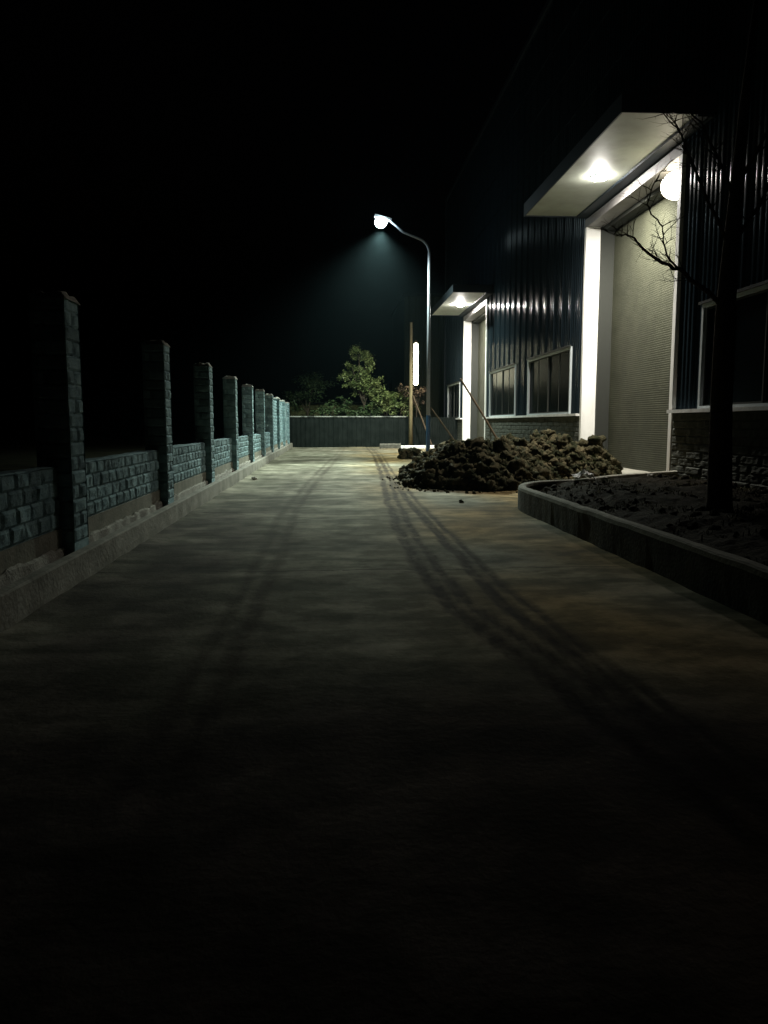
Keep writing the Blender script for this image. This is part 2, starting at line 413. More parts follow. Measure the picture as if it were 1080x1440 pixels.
# plinth and sill bands between the doors
segs = [(YS, 18.25), (25.22, 40.98), (48.12, YN)]
for i, (a, d) in enumerate(segs):
    b = MB(); xf = XB-.075
    b.box(xf+.004, XB+.98, a+.002, d-.002, -.05, ZS-.03)
    masonry(b, (xf, d, 0), (0, -1, 0), (-1, 0, 0), d-a, .02, ZS-.06, .182, .80, .040, 20000+900*i, 8, 6, .35)
    b.build('brick_plinth', M['plinth'], bld)
    b = MB(); b.box(XB-.23, XB+.02, a+.004, d-.004, ZS-.05, ZS+.028)
    b.build('sill', M['sill'], bld)
def window(y0, y1):
    f = MB(); t = .085; x0, x1 = XB-.075, XB+.05; z0 = ZS+.031
    f.box(x0, x1, y0, y0+t, z0, ZW); f.box(x0, x1, y1-t, y1, z0, ZW)
    f.box(x0, x1, y0+t, y1-t, ZW-t, ZW); f.box(x0, x1, y0+t, y1-t, z0, z0+.06)
    fr = f.build('window', M['frame'], bld)
    h = MB(); h.box(XB-.13, x0-.003, y0-.06, y1+.06, ZW-.01, ZW+.05)
    h.build('drip_flashing', M['guide'], fr)
    n = 4; w = (y1-y0-2*t)/n; sm = MB()
    for k in range(n):
        a = y0+t+w*k; e = a+w; st = .045; xx = XB-.02+.03*(k % 2)
        sm.box(xx, xx+.03, a, a+st, z0+.06, ZW-t); sm.box(xx, xx+.03, e-st, e, z0+.06, ZW-t)
        sm.box(xx, xx+.03, a+st, e-st, z0+.06, z0+.06+st); sm.box(xx, xx+.03, a+st, e-st, ZW-t-st, ZW-t)
    sm.build('sash', M['guide'], fr)
    gl = MB()
    for k in range(n):
        a = y0+t+w*k; xx = XB-.008+.03*(k % 2)
        gl.box(xx, xx+.006, a+.045, a+w-.045, z0+.06+.045, ZW-t-.045)
    gl.build('pane', M['glass'], fr)
for a in wins: window(*a)
def door(y0, y1):
    xo = XB-.10; zt = ZD
    sh = MB(); i0 = 0; pitch = .062; n = int((zt-.42-.03)/pitch)
    rows = []
    for k in range(n):
        z = .03+k*pitch
        rows += [(z+.003, 0), (z+.018, -.004), (z+.040, -.005), (z+.054, -.0015), (z+.059, .003)]
    ncol = 14
    for z, dx in rows:
        for j in range(ncol+1):
            yy = y0+.09+(y1-y0-.18)*j/ncol
            sh.v.append((XB+.80+dx+.012*noise.noise(Vector((yy*.8, z*.8, y0))), yy, z))
    for a in range(len(rows)-1):
        for j in range(ncol):
            q = a*(ncol+1)+j; sh.f.append((q, q+ncol+1, q+ncol+2, q+1))
    d = sh.build('roller_door', M['shutter'], bld)
    # white portal: jamb boards facing into the opening, header boxed over them
    for a, e in ((y1-.002, y1+.16), (y0-.16, y0+.002)):
        fr = MB(); fr.box(xo, XB+.37, a, e, -.02, zt-.30); fr.build('jamb', M['white'], d)
    for a, e in ((y1-.10, y1+.1), (y0-.1, y0+.10)):
        g2 = MB(); g2.box(XB+.375, XB+.86, a, e, -.02, zt-.3); g2.build('shutter_guide', M['guide'], d)
    g2 = MB(); g2.box(XB+.425, XB+.86, y0+.102, y1-.102, zt-.42, zt-.2); g2.build('shutter_box', M['guide'], d)
    hd_ = MB(); hd_.box(xo, XB+.42, y0-.16, y1+.16, zt-.298, zt-.045); hd_.build('door_header', M['header'], d)
    ap = MB(); ap.box(XB-.75, XB+.8, y0+.165, y1-.165, .012, .16)
    ap.build('door_step', M['kerb'], d)
    cn = MB(); ya, yb = y0-1.55, y1+.1
    cn.box(6.27, XB-.05, ya, yb, 8.16, 8.20)
    cp = cn.build('canopy', M['soffit'], bld)
    cf = MB(); cf.box(6.23, 6.267, ya-.04, yb+.04, 8.13, 8.52); cf.box(6.267, XB-.05, ya-.04, ya-.003, 8.13, 8.52); cf.box(6.267, XB-.05, yb+.003, yb+.04, 8.13, 8.52)
    cf.box(6.27, XB-.05, ya, yb, 8.204, 8.50)
    cf.build('fascia', M['trim'], cp)
    wf = MB(); wf.box(XB-.42, XB-.06, ya, y1+.098, 8.10, 8.157)  # dark strip added for the shadowed band between soffit and header
    wf.build('shade_strip', M['trim'], cp)
for d in doors: door(*d)

# lamps under the canopies
def bowl_lamp(loc, label, glow):
    t = thing('ceiling_lamp', label, 'lamp', loc, None)
    b = MB(); b.lathe(loc, [(.22, 0), (.22, -.035), (.19, -.04)], 24); b.build('lamp_base', M['lamp_body'], t)
    b = MB(); b.lathe(loc, [(.20, -.041), (.195, -.065), (.165, -.09), (.10, -.108), (.02, -.113)], 24); b.build('lamp_bowl', glow, t, True)
    return t
def lamp(kind, name, loc, energy, col, radius=.15, size=150, blend=1, aim=(0, 0, -1)):
    ld = bpy.data.lights.new(name, kind); ld.energy = energy; ld.color = col; ld.shadow_soft_size = radius
    if kind == 'SPOT': ld.spot_size = R(size); ld.spot_blend = blend
    o = bpy.data.objects.new(name, ld); COL.objects.link(o); o.location = loc
    o.rotation_euler = Vector(aim).to_track_quat('-Z', 'Y').to_euler()
    return o
bowl_lamp((7.27, 21.13, 8.16), 'bright round bowl lamp under the near door canopy', M['canopy_glow'])
bowl_lamp((7.30, 43.7, 8.16), 'bright round bowl lamp under the far door canopy', M['canopy_glow_far'])
CAN = (1, .95, .84)
lamp('SPOT', 'canopy_light', (7.27, 21.13, 7.93), 4000, CAN, .16, 144, .8, (.30, .30, -1))
lamp('SPOT', 'canopy_light', (7.30, 43.7, 7.93), 4000, CAN, .16, 144, .8, (.30, .30, -1))
# globe lamp hung in the near top corner of the door
t = thing('globe_lamp', 'white glowing globe lamp in the top corner of the near door', 'lamp', (8.60, 19.3, 7.8))
b = MB(); b.tube([(8.60, 19.3, 7.80), (8.60, 19.3, 7.70)], [.03, .03], 10); b.build('lamp_stem', M['lamp_body'], t)
b = MB(); prof = [(max(.012, .37*math.sin(math.pi*q/14)), .33*math.cos(math.pi*q/14)) for q in range(15)]
b.lathe((8.60, 19.3, 7.40), prof, 24); b.build('lamp_globe', M['globe_glow'], t, True)

# ------------------------------------------------------------------ street lamp
SX, SY = 5.0, 39.5
t = thing('street_lamp', 'tall pale street lamp with curved arm and blue painted foot, glowing cool white', 'street lamp', (SX, SY, 0))
b = MB(); b.tube([(SX, SY, 1.95), (SX, SY, 6), (SX, SY, 10.0)], [.098, .085, .072], 14); b.build('pole', M['pole'], t, True)
b = MB(); b.lathe((SX, SY, 0), [(.2, 0), (.2, .03), (.115, .035), (.108, 1.0), (.1, 1.949)], 14); b.build('painted_foot', M['pole_blue'], t)
b = MB(); b.box(SX-.07, SX+.07, SY-.118, SY-.100, .5, .95); b.build('access_door', M['pole_blue'], t)
arm = [(SX, SY, 9.98)]
for q in range(11):
    a = math.pi/2*q/10*.84; arm.append((SX-.75*(1-math.cos(a)), SY, 10.0+.75*math.sin(a)))
ax, _, az = arm[-1]; arm += [(ax-.75, SY, az+.28), (3.05, SY, 11.52)]
b = MB(); b.tube(arm, [.072]+[.066]*11+[.055, .045], 12); b.build('arm', M['pole'], t, True)
HX, HZ = 2.62, 11.66
rot = Matrix.Rotation(R(14), 3, 'Y'); oo = Vector((HX, SY, HZ))
b = MB(); b.box(HX-.38, HX+.48, SY-.15, SY+.15, HZ-.02, HZ+.09, rot, oo)
hd = b.build('lamp_head', M['lamp_body'], t)
b = MB(); b.lathe((HX-.05, SY, HZ-.02), [(.20, .0), (.275, -.08), (.30, -.17), (.275, -.28), (.20, -.37), (.11, -.42), (.02, -.435)], 20); b.build('lens', M['street_glow'], hd, True)
lamp('SPOT', 'street_light', (HX-.05, SY, HZ-.62), 8600, (.82, .97, .85), .15, 136, .7, (-.03, 0, -1))
# the road luminaire throws two lobes up and down the lane, cut off below the horizon
for sy in (-1, 1):
    lamp('SPOT', 'street_light_lobe', (HX-.05, SY, HZ-.62), 42000 if sy < 0 else 11000, (.82, .97, .85), .15, 41, .85, (-.09, sy*math.sin(R(54)), -math.cos(R(54))))

# ------------------------------------------------------------------ planter with the bare tree
def planter_path():
    pts = [Vector((3.36, -4, 0)), Vector((3.36, 0, 0)), Vector((3.35, 5, 0)), Vector((3.34, 9, 0)), Vector((3.33, 12.2, 0))]
    c0 = Vector((4.38, 13.0, 0)); 
    pts += [Vector((3.33, 12.9, 0))]
    for q in range(1, 12):
        a = math.pi - q*math.pi/12*.92*.62
        pts.append(Vector((4.75+1.42*math.cos(a), 13.4+1.75*math.sin(a), 0)))
    pts += [Vector((5.6, 16.0, 0)), Vector((6.58, 16.9, 0)), Vector((8.22, 17.95, 0))]
    return pts
def resample(pts, step):
    out = [pts[0]]; 
    for a, c in zip(pts, pts[1:]):
        n = max(1, int((c-a).length/step))
        for q in range(1, n+1): out.append(a.lerp(c, q/n))
    return out
pp = resample(planter_path(), .16)
for _ in range(6):
    pp = [pp[0]]+[(pp[i-1]+pp[i]*2+pp[i+1])/4 for i in range(1, len(pp)-1)]+[pp[-1]]
b = MB(); prof = [(0, -.04), (.0, .36), (.012, .405), (.035, .42), (.125, .42), (.148, .405), (.16, .36), (.16, .1)]
nrm = []
for i in range(len(pp)):
    d = (pp[min(i+1, len(pp)-1)]-pp[max(i-1, 0)]).normalized(); nrm.append(Vector((d.y, -d.x, 0)))
for i, p in enumerate(pp):
    for w, z in prof:
        j = .010*noise.noise(Vector((p.x*1.5, p.y*1.5, z*3))) + .006*noise.noise(Vector((p.x*6, p.y*6, z*6+w*9)))
        q = p + nrm[i]*(w+j); b.v.append((q.x, q.y, z+j*.8))
m = len(prof)
rim = MB(); rim.v = list(b.v)
for i in range(len(pp)-1):
    for j in range(m-1):
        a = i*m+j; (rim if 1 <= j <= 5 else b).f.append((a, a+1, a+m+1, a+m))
for q in (b, rim):                                                  # drop the points each half does not use
    used = sorted({k for f in q.f for k in f}); mp_ = {k: n for n, k in enumerate(used)}
    q.v = [q.v[k] for k in used]; q.f = [tuple(mp_[k] for k in f) for f in q.f]
pl = thing('planter', 'low curved concrete planter wall on the right, its rim coloured pale for the light on top', 'planter', (3.4, 8, 0))
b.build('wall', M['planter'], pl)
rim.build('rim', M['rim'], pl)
# soil inside
b = MB()
def soilf(u, v):
    y = -4+21.3*v; x0 = 3.46
    if y > 12.4: x0 = 3.46 + (y-12.4)**2*.10 + max(0, y-15.2)*1.3
    x0 = min(x0, 8.2)
    x = x0+(8.25-x0)*u
    edge = min(u*(8.25-x0), 8.25-x, max(0, 17.4-y))
    h = .24+.16*min(1, edge/1.2)+.10*noise.noise(Vector((x*.7, y*.7, 3)))+.05*noise.noise(Vector((x*2.3, y*2.3, 8)))+.03*noise.noise(Vector((x*7, y*7, 1)))
    return (x, y, h if 0 < u < 1 else .2)
b.grid(soilf, 60, 230)
struct(b.build('planter_soil', M['soil']))

def icos(sub):
    bm = bmesh.new(); bmesh.ops.create_icosphere(bm, subdivisions=sub, radius=1)
    v = [tuple(x.co) for x in bm.verts]; f = [tuple(x.index for x in q.verts) for q in bm.faces]; bm.free(); return v, f
ICO = {1: icos(1), 2: icos(2), 3: icos(3)}
def clod(mb, c, r, seed, sub=2, flat=.7, amp=.45):
    v, f = ICO[sub]; i0 = len(mb.v); rot = Matrix.Rotation(seed*1.7, 3, 'Z') @ Matrix.Rotation(seed*2.3, 3, 'X')
    sx, sy = .75+.5*((seed*.618) % 1), .75+.5*((seed*.377) % 1)
    for p in v:
        p = Vector(p); k = 1+amp*noise.noise(p*1.3+Vector((seed*5.1, 0, 0)))+amp*.8*noise.noise(p*3.4+Vector((0, seed*3.3, 0)))+amp*.6*noise.noise(p*7.1+Vector((0, 0, seed*3.3)))
        q = rot @ Vector((p.x*k*sx, p.y*k*sy, p.z*k*flat)); mb.v.append((c[0]+q.x*r, c[1]+q.y*r, c[2]+q.z*r))
    mb.f += [tuple(i0+a for a in q) for q in f]

def tufts(mb, n, place, rg, l0=.04, l1=.16):
    for _ in range(n):
        q = place(rg)
        if q is None: continue
        for _ in range(rg.randint(3, 8)):
            a = rg.uniform(0, 6.28); l = rg.uniform(l0, l1); ti = rg.uniform(.2, 1.3)
            d = Vector((math.cos(a)*math.sin(ti), math.sin(a)*math.sin(ti), math.cos(ti)))
            p = Vector((q[0]+rg.uniform(-.04, .04), q[1]+rg.uniform(-.04, .04), q[2]-.02)); w = Vector((-math.sin(a), math.cos(a), 0))*rg.uniform(.003, .007)
            mid = p+d*l*.6; tip = p+d*l-Vector((0, 0, l*.3))
            i = len(mb.v); mb.v += [tuple(p-w), tuple(p+w), tuple(mid+w), tuple(mid-w), tuple(tip)]
            mb.f += [(i, i+1, i+2, i+3), (i+3, i+2, i+4)]
def soil_spot(rg):
    u = rg.random(); v = rg.uniform(.35, .985); p = soilf(u, v)
    return p if 0.02 < u < .98 and noise.noise(Vector((p[0]*.9, p[1]*.9, 30))) > -.1 else None
b = MB(); tufts(b, 2600, soil_spot, random.Random(5)); struct(b.build('planter_weeds', M['straw']), 'stuff')
b = MB(); rg = random.Random(6)
for _ in range(700):
    q = soil_spot(rg)
    if q: clod(b, q, rg.uniform(.015, .07), rg.uniform(0, 99), 2, .7, .45)
struct(b.build('planter_clods', M['soil'], smooth=True), 'stuff')

def heap(label, mounds, nclod, nstalk, seed, size=(.035, .17)):
    rg = random.Random(seed)
    t = thing('soil_heap', label, 'heap', (mounds[0][0], mounds[0][1], 0), 'heaps of dug-up turf and soil')
    def H(x, y):
        h = -.2
        for mx, my, rx, ry, hh in mounds:
            wob = 1+.22*noise.noise(Vector((math.atan2(y-my, x-mx)*1.3+seed, seed, 0)))
            d = math.hypot((x-mx)/rx, (y-my)/ry)/wob
            if d < 1.15: h = max(h, hh*(1-(d/1.0)**1.7))
        if h > -.19:
            h += .16*noise.noise(Vector((x*1.6, y*1.6, seed)))+.09*noise.noise(Vector((x*4.1, y*4.1, seed+3)))+.05*noise.noise(Vector((x*9, y*9, seed+6)))
        return h
    x0 = min(a[0]-a[2]*1.3 for a in mounds); x1 = min(8.2, max(a[0]+a[2]*1.3 for a in mounds))
    y0 = min(a[1]-a[3]*1.3 for a in mounds); y1 = max(a[1]+a[3]*1.3 for a in mounds)
    b = MB(); n1 = int((x1-x0)/.06); n2 = int((y1-y0)/.06)
    b.grid(lambda u, v: (x0+(x1-x0)*u, y0+(y1-y0)*v, max(-.03, H(x0+(x1-x0)*u, y0+(y1-y0)*v))), n1, n2)
    k = 0
    while k < nclod:
        x = rg.uniform(x0, x1); y = rg.uniform(y0, y1); h = H(x, y)
        if h < -.05: continue
        rr = rg.uniform(*size)*(1.5 if rg.random() < .10 else 1)
        if x+rr > 8.22: continue
        clod(b, (x, y, max(h, 0)+rr*rg.uniform(-.45, .3)), rr, rg.uniform(0, 99), 3 if rr > .08 else 2, .75, .52); k += 1
    for _ in range(420):                                               # crumbs that rolled off onto the lane
        x = rg.uniform(x0-.3, x1); y = rg.uniform(y0-.3, y1); h = H(x, y)
        dmin = min(math.hypot((x-m[0])/m[2], (y-m[1])/m[3]) for m in mounds)
        if h < -.05 and dmin < 1.42 and x < 8: rr = rg.uniform(.012, .05); clod(b, (x, y, rr*.3), rr, rg.uniform(0, 99), 1, .7, .4)
    b.build('soil_mass', M['clod'], t, True)
    s = MB(); k = 0
    while k < nstalk:
        x = rg.uniform(x0, x1); y = rg.uniform(y0, y1); h = H(x, y)
        if h < .05: continue
        cx, cy = x, y
        for _ in range(rg.randint(3, 7)):
            a = rg.uniform(0, 6.28); l = rg.uniform(.04, .15); ti = rg.uniform(.3, 1.4)
            d = Vector((math.cos(a)*math.sin(ti), math.sin(a)*math.sin(ti), math.cos(ti)))
            p = Vector((cx+rg.uniform(-.06, .06), cy+rg.uniform(-.06, .06), h-.02)); w = Vector((-math.sin(a), math.cos(a), 0))*rg.uniform(.003, .007)
            mid = p+d*l*.6; tip = p+d*l-Vector((0, 0, l*.35))
            i = len(s.v); s.v += [tuple(p-w), tuple(p+w), tuple(mid+w), tuple(mid-w), tuple(tip)]
            s.f += [(i, i+1, i+2, i+3), (i+3, i+2, i+4)]
        k += 1
    st = s.build('dry_grass', M['straw'], t); st['kind'] = 'stuff'
    return t
heap('broad front heap of dark turf clods on the lane beside the planter', [(3.45, 19.3, 1.5, 1.9, 1.0), (2.62, 19.1, .62, 1.1, .40), (4.25, 19.5, 1.25, 1.7, .92), (3.5, 21.2, 1.6, 1.4, .9)], 1000, 6500, 11)
heap('taller brownish heap of dug soil against the near door jamb behind the planter', [(6.2, 21.3, 1.5, 1.6, 1.15), (5.1, 20.9, 1.3, 1.6, 1.05), (7.0, 20.8, 1.0, 1.3, .95)], 900, 6000, 23)
b = MB(); rg = random.Random(4)
for _ in range(34): clod(b, (3.42+rg.uniform(-.32, .32), 33.4+rg.uniform(-.35, .35), rg.uniform(.03, .36)), rg.uniform(.08, .2), rg.uniform(0, 90), 2)
tag(recentre(b.build('soil_clump', M['clod'])), 'small dark clump of soil at the lane edge before the street lamp', 'soil clump')
b = MB()
for _ in range(120):
    x = 3.9+rg.uniform(0, 2.2)**1; y = 30+rg.uniform(-1.5, 6.5)
    clod(b, (x, y, rg.uniform(.0, .14)), rg.uniform(.07, .24), rg.uniform(0, 90), 2)
struct(b.build('rubble_ground_cover', M['clod']), 'stuff')

# loose stones on the lane and in the planter
def stone(x, y, z, r, label, mt='stone', cat='stone', name='stone', grp=None, flat=.6):
    b = MB(); clod(b, (x, y, z+r*flat*.5), r, x*7+y*3, 2, flat, .35); tag(recentre(b.build(name, M[mt])), label, cat, grp)
stone(-2.12, 21.4, .0, .09, 'pale lump of broken mortar at the foot of the left kerb', 'mortar')
stone(2.55, 14.9, .0, .05, 'small stone lying on the lane in front of the front heap')
stone(6.55, 15.4, .42, .07, 'small pale stone on the planter soil near the brick plinth', 'mortar')
stone(5.65, 15.5, .40, .06, 'small stone on the planter soil right of the white scrap', 'mortar')
# crumpled paper scrap
b = MB()
def papf(u, v):
    return (5.12+(u-.5)*.42, 15.25+(v-.5)*.34, .47+.10*noise.noise(Vector((u*2.6, v*2.6, 1)))+.05*noise.noise(Vector((u*6, v*6, 4)))+.10*(1-abs(2*u-1)))
b.grid(papf, 12, 10)
tag(recentre(b.build('paper_scrap', M['paper'])), 'crumpled white scrap lying on the planter soil', 'litter')

# ------------------------------------------------------------------ bare tree in the planter
def branchy(mb, p, d, L, r, depth, rg, gravity=-.02):
    pts = [Vector(p)]; n = 5; dd = Vector(d).normalized()
    for i in range(n):
        dd = (dd+Vector((rg.uniform(-1, 1), rg.uniform(-1, 1), rg.uniform(-1, 1)))*.22+Vector((0, 0, gravity))).normalized()
        pts.append(pts[-1]+dd*L/n)
    mb.tube(pts, [r*(1-.75*i/n) for i in range(n+1)], 5 if depth < 2 else 4)
    if depth <= 0: return
    for i in range(1, n+1):
        if rg.random() < .72:
            side = Vector((rg.uniform(-1, 1), rg.uniform(-1, 1), rg.uniform(-.5, .9))).normalized()
            branchy(mb, pts[i], (dd*.7+side).normalized(), L*rg.uniform(.4, .62), r*(1-.75*i/n)*.7+.0008, depth-1, rg, gravity)
rg = random.Random(15)
bt = thing('bare_tree', 'dark leafless tree with thin twigs standing in the planter', 'tree', (5.22, 10, .3))
b = MB(); b.tube([(5.24, 10, .2), (5.235, 10, .5), (5.21, 10, 1.3), (5.20, 10.02, 2.1), (5.19, 10, 3.0), (5.24, 10.05, 3.7), (5.31, 10.1, 4.6), (5.36, 10.1, 5.6), (5.5, 10.2, 7.0)], [.21, .165, .145, .135, .125, .105, .085, .065, .03], 12)
b.build('trunk', M['bark'], bt, True)
b = MB()
def limb(pts, r0, r1, twigs, tl, seed):
    rg = random.Random(seed); n = len(pts); pts = [Vector(p) for p in pts]
    fine = []
    for a, c in zip(pts, pts[1:]):
        for q in range(4): fine.append(a.lerp(c, q/4)+Vector((0, rg.uniform(-.02, .02), rg.uniform(-.015, .015))))
    fine.append(pts[-1]); m = len(fine)
    b.tube(fine, [r0+(r1-r0)*i/(m-1) for i in range(m)], 6)
    for _ in range(twigs):
        k = rg.randint(m//4, m-1); d = (fine[min(k+1, m-1)]-fine[max(k-1, 0)]).normalized()
        s = Vector((rg.uniform(-1, 1), rg.uniform(-.8, .8), rg.uniform(-.5, 1))).normalized()
        branchy(b, fine[k], (d*.8+s).normalized(), tl*rg.uniform(.5, 1.1), .007, 1, rg, 0)
limb([(5.20, 10, 3.05), (4.85, 10, 3.32), (4.54, 10, 3.53), (4.25, 10, 3.65), (4.08, 10, 3.76), (3.93, 10, 3.92), (3.82, 10, 3.96)], .034, .009, 14, .4, 1)
limb([(4.54, 10, 3.53), (4.36, 9.95, 3.68), (4.27, 9.9, 3.85), (4.25, 9.9, 4.05)], .018, .005, 9, .35, 2)
limb([(3.82, 10, 3.96), (3.7, 10, 3.95), (3.58, 10.05, 4.02)], .010, .004, 5, .3, 3)
limb([(4.25, 9.9, 4.05), (4.1, 9.9, 4.2), (4.04, 9.9, 4.3), (4.10, 9.9, 4.54), (4.22, 9.95, 4.72), (4.4, 10, 4.9)], .011, .006, 8, .4, 4)
limb([(5.24, 10.05, 3.8), (4.95, 10, 4.3), (4.7, 10, 4.75), (4.5, 10.0, 5.2), (4.25, 10, 5.45)], .028, .006, 24, .5, 5)
limb([(5.28, 10.05, 4.4), (5.0, 10, 4.9), (4.75, 10, 5.35), (4.3, 10, 5.75)], .024, .006, 26, .5, 6)
limb([(5.25, 10, 3.9), (5.6, 10, 4.4), (5.9, 10.1, 5.2)], .035, .008, 10, .6, 7)
limb([(5.3, 10.1, 4.6), (5.5, 9.6, 5.3), (5.7, 9.4, 6.2)], .03, .008, 10, .6, 8)
b.build('crown', M['bark'], bt)

# ------------------------------------------------------------------ far end of the lane
t = thing('end_fence', 'dark metal hoarding with a pale top rail closing the end of the lane', 'fence', (1.5, 50, 0))
b = MB(); yy = 50.0
per = .30; x = -2.66; 
i0 = len(b.v); cols = []
while x < 8.2:
    cols += [(x, 0), (x+.12, 0), (x+.15, .035), (x+.27, .035)]; x += per
for z in (-.02, 1.93):
    for cx_, dy in cols: b.v.append((cx_, yy-dy, z))
m = len(cols)
for q in range(m-1): b.f.append((i0+q, i0+q+1, i0+m+q+1, i0+m+q))
b.build('metal_sheet', M['hoarding'], t)
b = MB(); b.box(-2.66, 5.0, yy-.09, yy+.04, 1.934, 2.0); b.build('top_rail', M['rail'], t)
for x in (-2.6, 0, 2.6, 5.1, 7.7):
    b = MB(); b.box(x-.05, x+.05, yy+.003, yy+.10, -.02, 2.1); b.build('post', M['hoarding'], t)
b = MB()
def wk(a, d):
    x = 4.25+3.7*d; P = [(0, -.03), (.0, .15), (.03, .19), (.19, .19), (.22, .15), (.22, -.03)]
    j = min(5, int(a*5+.01)); return (x, 46.6+P[j][0]+d*1.1+.01*noise.noise(Vector((x*2, j, 0))), P[j][1]+.01*noise.noise(Vector((x*3, 4, j))))
b.grid(wk, 5, 30)
tag(recentre(b.build('edging_kerb', M['white'])), 'short white kerb across the lane end behind the street lamp', 'kerb')
b = MB()
def wk2(a, d):
    x = 3.0+1.3*d; P = [(0, -.03), (.0, .22), (.05, .30), (.3, .30), (.35, .22), (.35, -.03)]
    j = min(5, int(a*5+.01)); return (x, 47.2+P[j][0], P[j][1]+.03*noise.noise(Vector((x*3, 4, j))))
b.grid(wk2, 5, 12)
tag(recentre(b.build('concrete_block', M['planter'])), 'grey concrete block at the lane end left of the white kerb', 'block')

# wooden post with the vertical tube lamp
PXx, PYy = 5.14, 49.55
t = thing('wooden_post', 'tall weathered wooden post carrying a glowing tube, left of the street lamp', 'post', (PXx, PYy, 0))
b = MB(); b.tube([(PXx, PYy, -.02), (PXx+.01, PYy, 3), (PXx, PYy, 7.9)], [.13, .115, .09], 10); b.build('pole', M['wood'], t, True)
TX, TY = PXx+.40, PYy+.75
for zz in (4.35, 6.25):
    b = MB(); b.tube([(PXx+.06, PYy+.06, zz), (TX-.02, TY-.12, zz)], [.03, .03], 6); b.build('bracket', M['stake'], t)
t = thing('tube_lamp', 'tall vertical tube lamp glowing pale yellow beside the wooden post', 'lamp', (TX, TY, 4.0))
b = MB(); b.lathe((TX, TY, 4.0), [(.05, 0), (.135, .06), (.145, .15), (.145, 2.5), (.13, 2.62), (.05, 2.68)], 14); b.build('tube', M['tube_glow'], t, True)
b = MB(); b.lathe((TX, TY, 6.685), [(.09, 0), (.09, .12), (.03, .16)], 12); b.build('end_cap', M['stake'], t)

def stake(p0, p1, r, label, grp=None, mt='stake'):
    b = MB(); p0, p1 = Vector(p0), Vector(p1); mid = (p0+p1)/2+Vector((.01, 0, .015))
    b.tube([p0, mid, p1], [r, r*.95, r*.85], 8); tag(recentre(b.build('stake', M[mt])), label, 'stake', grp)
stake((5.45, 24.2, .75), (4.02, 23.9, 2.92), .035, 'long thin pole leaning up out of the front heap before the far door')
stake((6.75, 38.8, -.03), (5.12, 39.45, 2.35), .045, 'brown prop slanting against the right side of the street lamp pole')
stake((6.5, 48.9, -.03), (5.26, 49.4, 3.3), .05, 'dark prop slanting against the wooden post')

# ------------------------------------------------------------------ trees and buildings beyond the fence
def leaf_tree(name, label, cat, base, trunk_h, blobs, nleaf, lm, seed, grp='trees and shrubs beyond the end fence', lsize=(.10, .24), tr=.10):
    rg = random.Random(seed)
    t = thing(name, label, cat, base, grp); bx, by, bz = base
    b = MB(); top = Vector((bx+.1, by, trunk_h)); b.tube([(bx, by, bz-.03), (bx+.05, by, trunk_h*.5), top], [tr, tr*.8, tr*.5], 8)
    for cx, cy, cz, rx, rz in blobs:
        m = (top+Vector((cx, cy, cz)))/2+Vector((rg.uniform(-.2, .2), rg.uniform(-.2, .2), .15))
        b.tube([top-Vector((0, 0, trunk_h*.15)), m, (cx, cy, cz+rz*.4)], [tr*.45, tr*.28, .015], 5)
    b.build('trunk', M['bark'], t)
    b = MB(); tot = sum(q[3]**2 for q in blobs)
    for cx, cy, cz, rx, rz in blobs:
        k = int(nleaf*rx*rx/tot)
        # sub-clumps give light and dark masses and gaps
        subs = []
        for _ in range(max(5, int(14*rx))):
            v = Vector((rg.gauss(0, 1), rg.gauss(0, 1), rg.gauss(0, 1))).normalized()*rg.uniform(.45, 1)
            subs.append((Vector((cx+v.x*rx, cy+v.y*rx, cz+v.z*rz)), rg.uniform(.18, .42)*rx))
        for _ in range(k):
            c, rr = rg.choice(subs)
            p = c+Vector((rg.gauss(0, .5), rg.gauss(0, .5), rg.gauss(0, .4)))*rr
            s = rg.uniform(*lsize); a = Vector((rg.uniform(-1, 1), rg.uniform(-1, 1), rg.uniform(-.7, .3))).normalized()
            w = a.cross(Vector((rg.uniform(-.6, .6), rg.uniform(-.6, .6), 1))).normalized()*s*.3
            i = len(b.v); b.v += [tuple(p), tuple(p+a*s*.5+w), tuple(p+a*s), tuple(p+a*s*.5-w)]; b.f.append((i, i+1, i+2, i+3))
    b.build('crown', M[lm], t); return t
leaf_tree('leafy_tree', 'tallest leafy tree lit green above the end fence', 'tree', (2.2, 52.8, 0), 3.2, [(1.95, 52.6, 5.9, .75, .8), (2.35, 52.5, 5.1, .75, .6), (1.5, 52.8, 5.0, .7, .6), (2.3, 52.6, 4.3, .95, .6), (3.0, 52.6, 3.7, .8, .5), (1.4, 52.8, 4.0, .6, .6), (1.0, 52.9, 4.6, .5, .5), (2.7, 52.7, 5.6, .4, .4), (3.3, 52.4, 4.3, .5, .4)], 6500, 'leaf', 31, lsize=(.08, .20))
leaf_tree('shrub', 'rounded lit shrub between the tallest tree and the wooden post', 'shrub', (3.7, 52.2, 0), 1.6, [(3.7, 52.0, 3.2, .85, .5), (3.2, 52.2, 2.7, .7, .5), (4.4, 52.2, 3.0, .7, .6)], 3000, 'leaf', 33, lsize=(.08, .19))
leaf_tree('shrub', 'low dark shrub behind the middle of the end fence rail', 'shrub', (1.7, 52.5, 0), 1.2, [(1.3, 52.4, 2.2, .8, .5), (2.3, 52.4, 2.4, .8, .6), (3.0, 52.2, 2.3, .6, .5)], 2000, 'leaf_dark', 35)
leaf_tree('shrub', 'loose straggly shrub leaning over the end fence beside the wooden post', 'shrub', (4.6, 51.6, 0), 1.5, [(4.7, 51.4, 2.6, .7, .5), (5.4, 51.6, 2.5, .6, .5), (4.2, 51.5, 2.4, .6, .4), (5.0, 51.7, 3.3, .6, .3)], 1500, 'leaf', 41, lsize=(.07, .17), tr=.05)
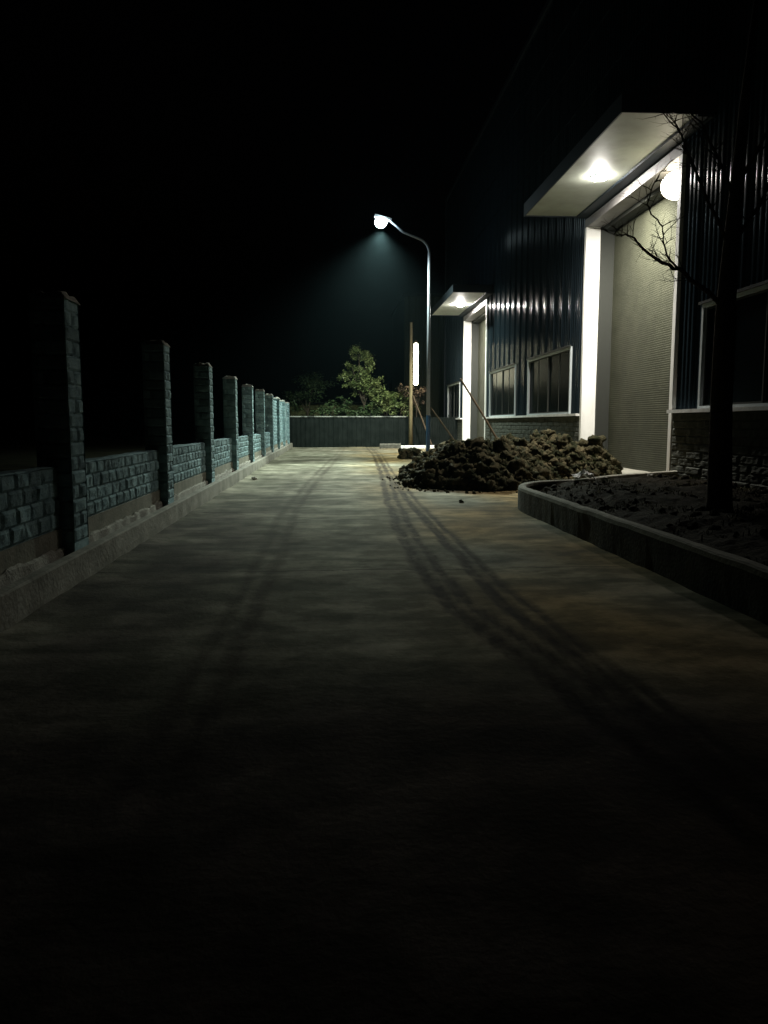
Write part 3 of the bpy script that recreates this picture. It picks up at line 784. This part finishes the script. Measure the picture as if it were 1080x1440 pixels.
leaf_tree('shrub', 'sparse dark shrub on the left behind the end fence', 'shrub', (.2, 52.4, 0), 1.5, [(.3, 52.3, 2.5, .9, .5), (-.6, 52.4, 2.3, .7, .45), (1.0, 52.4, 2.9, .6, .5)], 1500, 'leaf_dark', 43)
leaf_tree('sapling', 'young tree with brown leaves below the glowing tube lamp', 'tree', (5.6, 51.0, 0), 2.8, [(5.3, 50.9, 3.65, .55, .33), (6.0, 50.9, 3.6, .5, .36), (4.7, 50.9, 3.75, .45, .3), (5.7, 51, 3.0, .5, .4)], 1300, 'leaf_brown', 37, lsize=(.07, .17), tr=.05)
leaf_tree('leafy_tree', 'dark tree standing left behind the end fence', 'tree', (-1.8, 58, 0), 2.6, [(-1.8, 58, 4.0, 1.3, 1.0), (-.9, 58.2, 4.6, 1.2, 1.0), (-2.6, 58, 3.2, 1.0, .8)], 2600, 'leaf_dark', 39)
t = thing('outbuilding', 'low olive rendered outbuilding behind the end fence', 'building', (-.5, 64, 0))
b = MB(); b.box(-3.6, 2.6, 62, 67, -.05, 3.0); b.build('wall', M['shed_wall'], t)
b = MB(); b.box(-3.8, 2.8, 61.8, 67.2, 3.004, 3.22); b.build('roof', M['hoarding'], t)
t = thing('far_building', 'tall dark building beyond the end of the lane behind the wooden post', 'building', (9, 66, 0))
b = MB()
i0 = 0; cols = []
x = 5.9
while x < 14: cols += [(x, 0), (x+.3, 0), (x+.34, .05), (x+.56, .05), (x+.6, 0)]; x += .6
for z in (-.05, 11.5):
    for cx_, dy in cols: b.v.append((cx_, 62-dy, z))
m = len(cols)
for q in range(m-1): b.f.append((q, q+1, m+q+1, m+q))
b.box(5.9, 14, 62.06, 74, -.05, 11.49)
b.build('wall', M['far_wall'], t)
b = MB(); b.box(5.8, 14.2, 61.85, 74.2, 11.504, 11.75); b.build('roof', M['hoarding'], t)

# ------------------------------------------------------------------ air, sky, camera
HZD = .00006
hz = MB(); hz.box(-125, 125, -70, 165, -1.6, 30)
hm = bpy.data.materials.new('night_haze'); hm.use_nodes = True; hn = hm.node_tree
hn.nodes.remove(hn.nodes['Principled BSDF']); pv = hn.nodes.new('ShaderNodeVolumePrincipled')
pv.inputs['Color'].default_value = (.55, .88, 1, 1); pv.inputs['Density'].default_value = HZD; pv.inputs['Anisotropy'].default_value = .8
hn.links.new(pv.outputs['Volume'], hn.nodes['Material Output'].inputs['Volume'])
hzo = struct(hz.build('haze', hm), 'stuff')
w = bpy.data.worlds.new('World'); scene.world = w; w.use_nodes = True
nt = w.node_tree; bg = nt.nodes['Background']
sky = nt.nodes.new('ShaderNodeTexSky'); sky.sky_type = 'NISHITA'; sky.sun_disc = False
sky.sun_elevation = R(-4); sky.sun_rotation = R(150)
nt.links.new(sky.outputs['Color'], bg.inputs['Color']); bg.inputs['Strength'].default_value = .01

cd = bpy.data.cameras.new('camera'); cam = bpy.data.objects.new('camera', cd); COL.objects.link(cam)
cd.sensor_fit = 'HORIZONTAL'; cd.sensor_width = 36; cd.lens = 36; cd.clip_start = .05; cd.clip_end = 500
cam.location = (0, 0, 1.55)
p = R(6.602); yw = R(3.946)
fw = Vector((math.sin(yw)*math.cos(p), math.cos(yw)*math.cos(p), -math.sin(p)))
cam.rotation_euler = fw.to_track_quat('-Z', 'Y').to_euler()
scene.camera = cam
scene.view_settings.view_transform = 'Standard'; scene.view_settings.look = 'None'
scene.view_settings.exposure = 0; scene.view_settings.gamma = 1
scene.cycles.max_bounces = 6; scene.cycles.sample_clamp_indirect = 4
scene.cycles.use_denoising = True
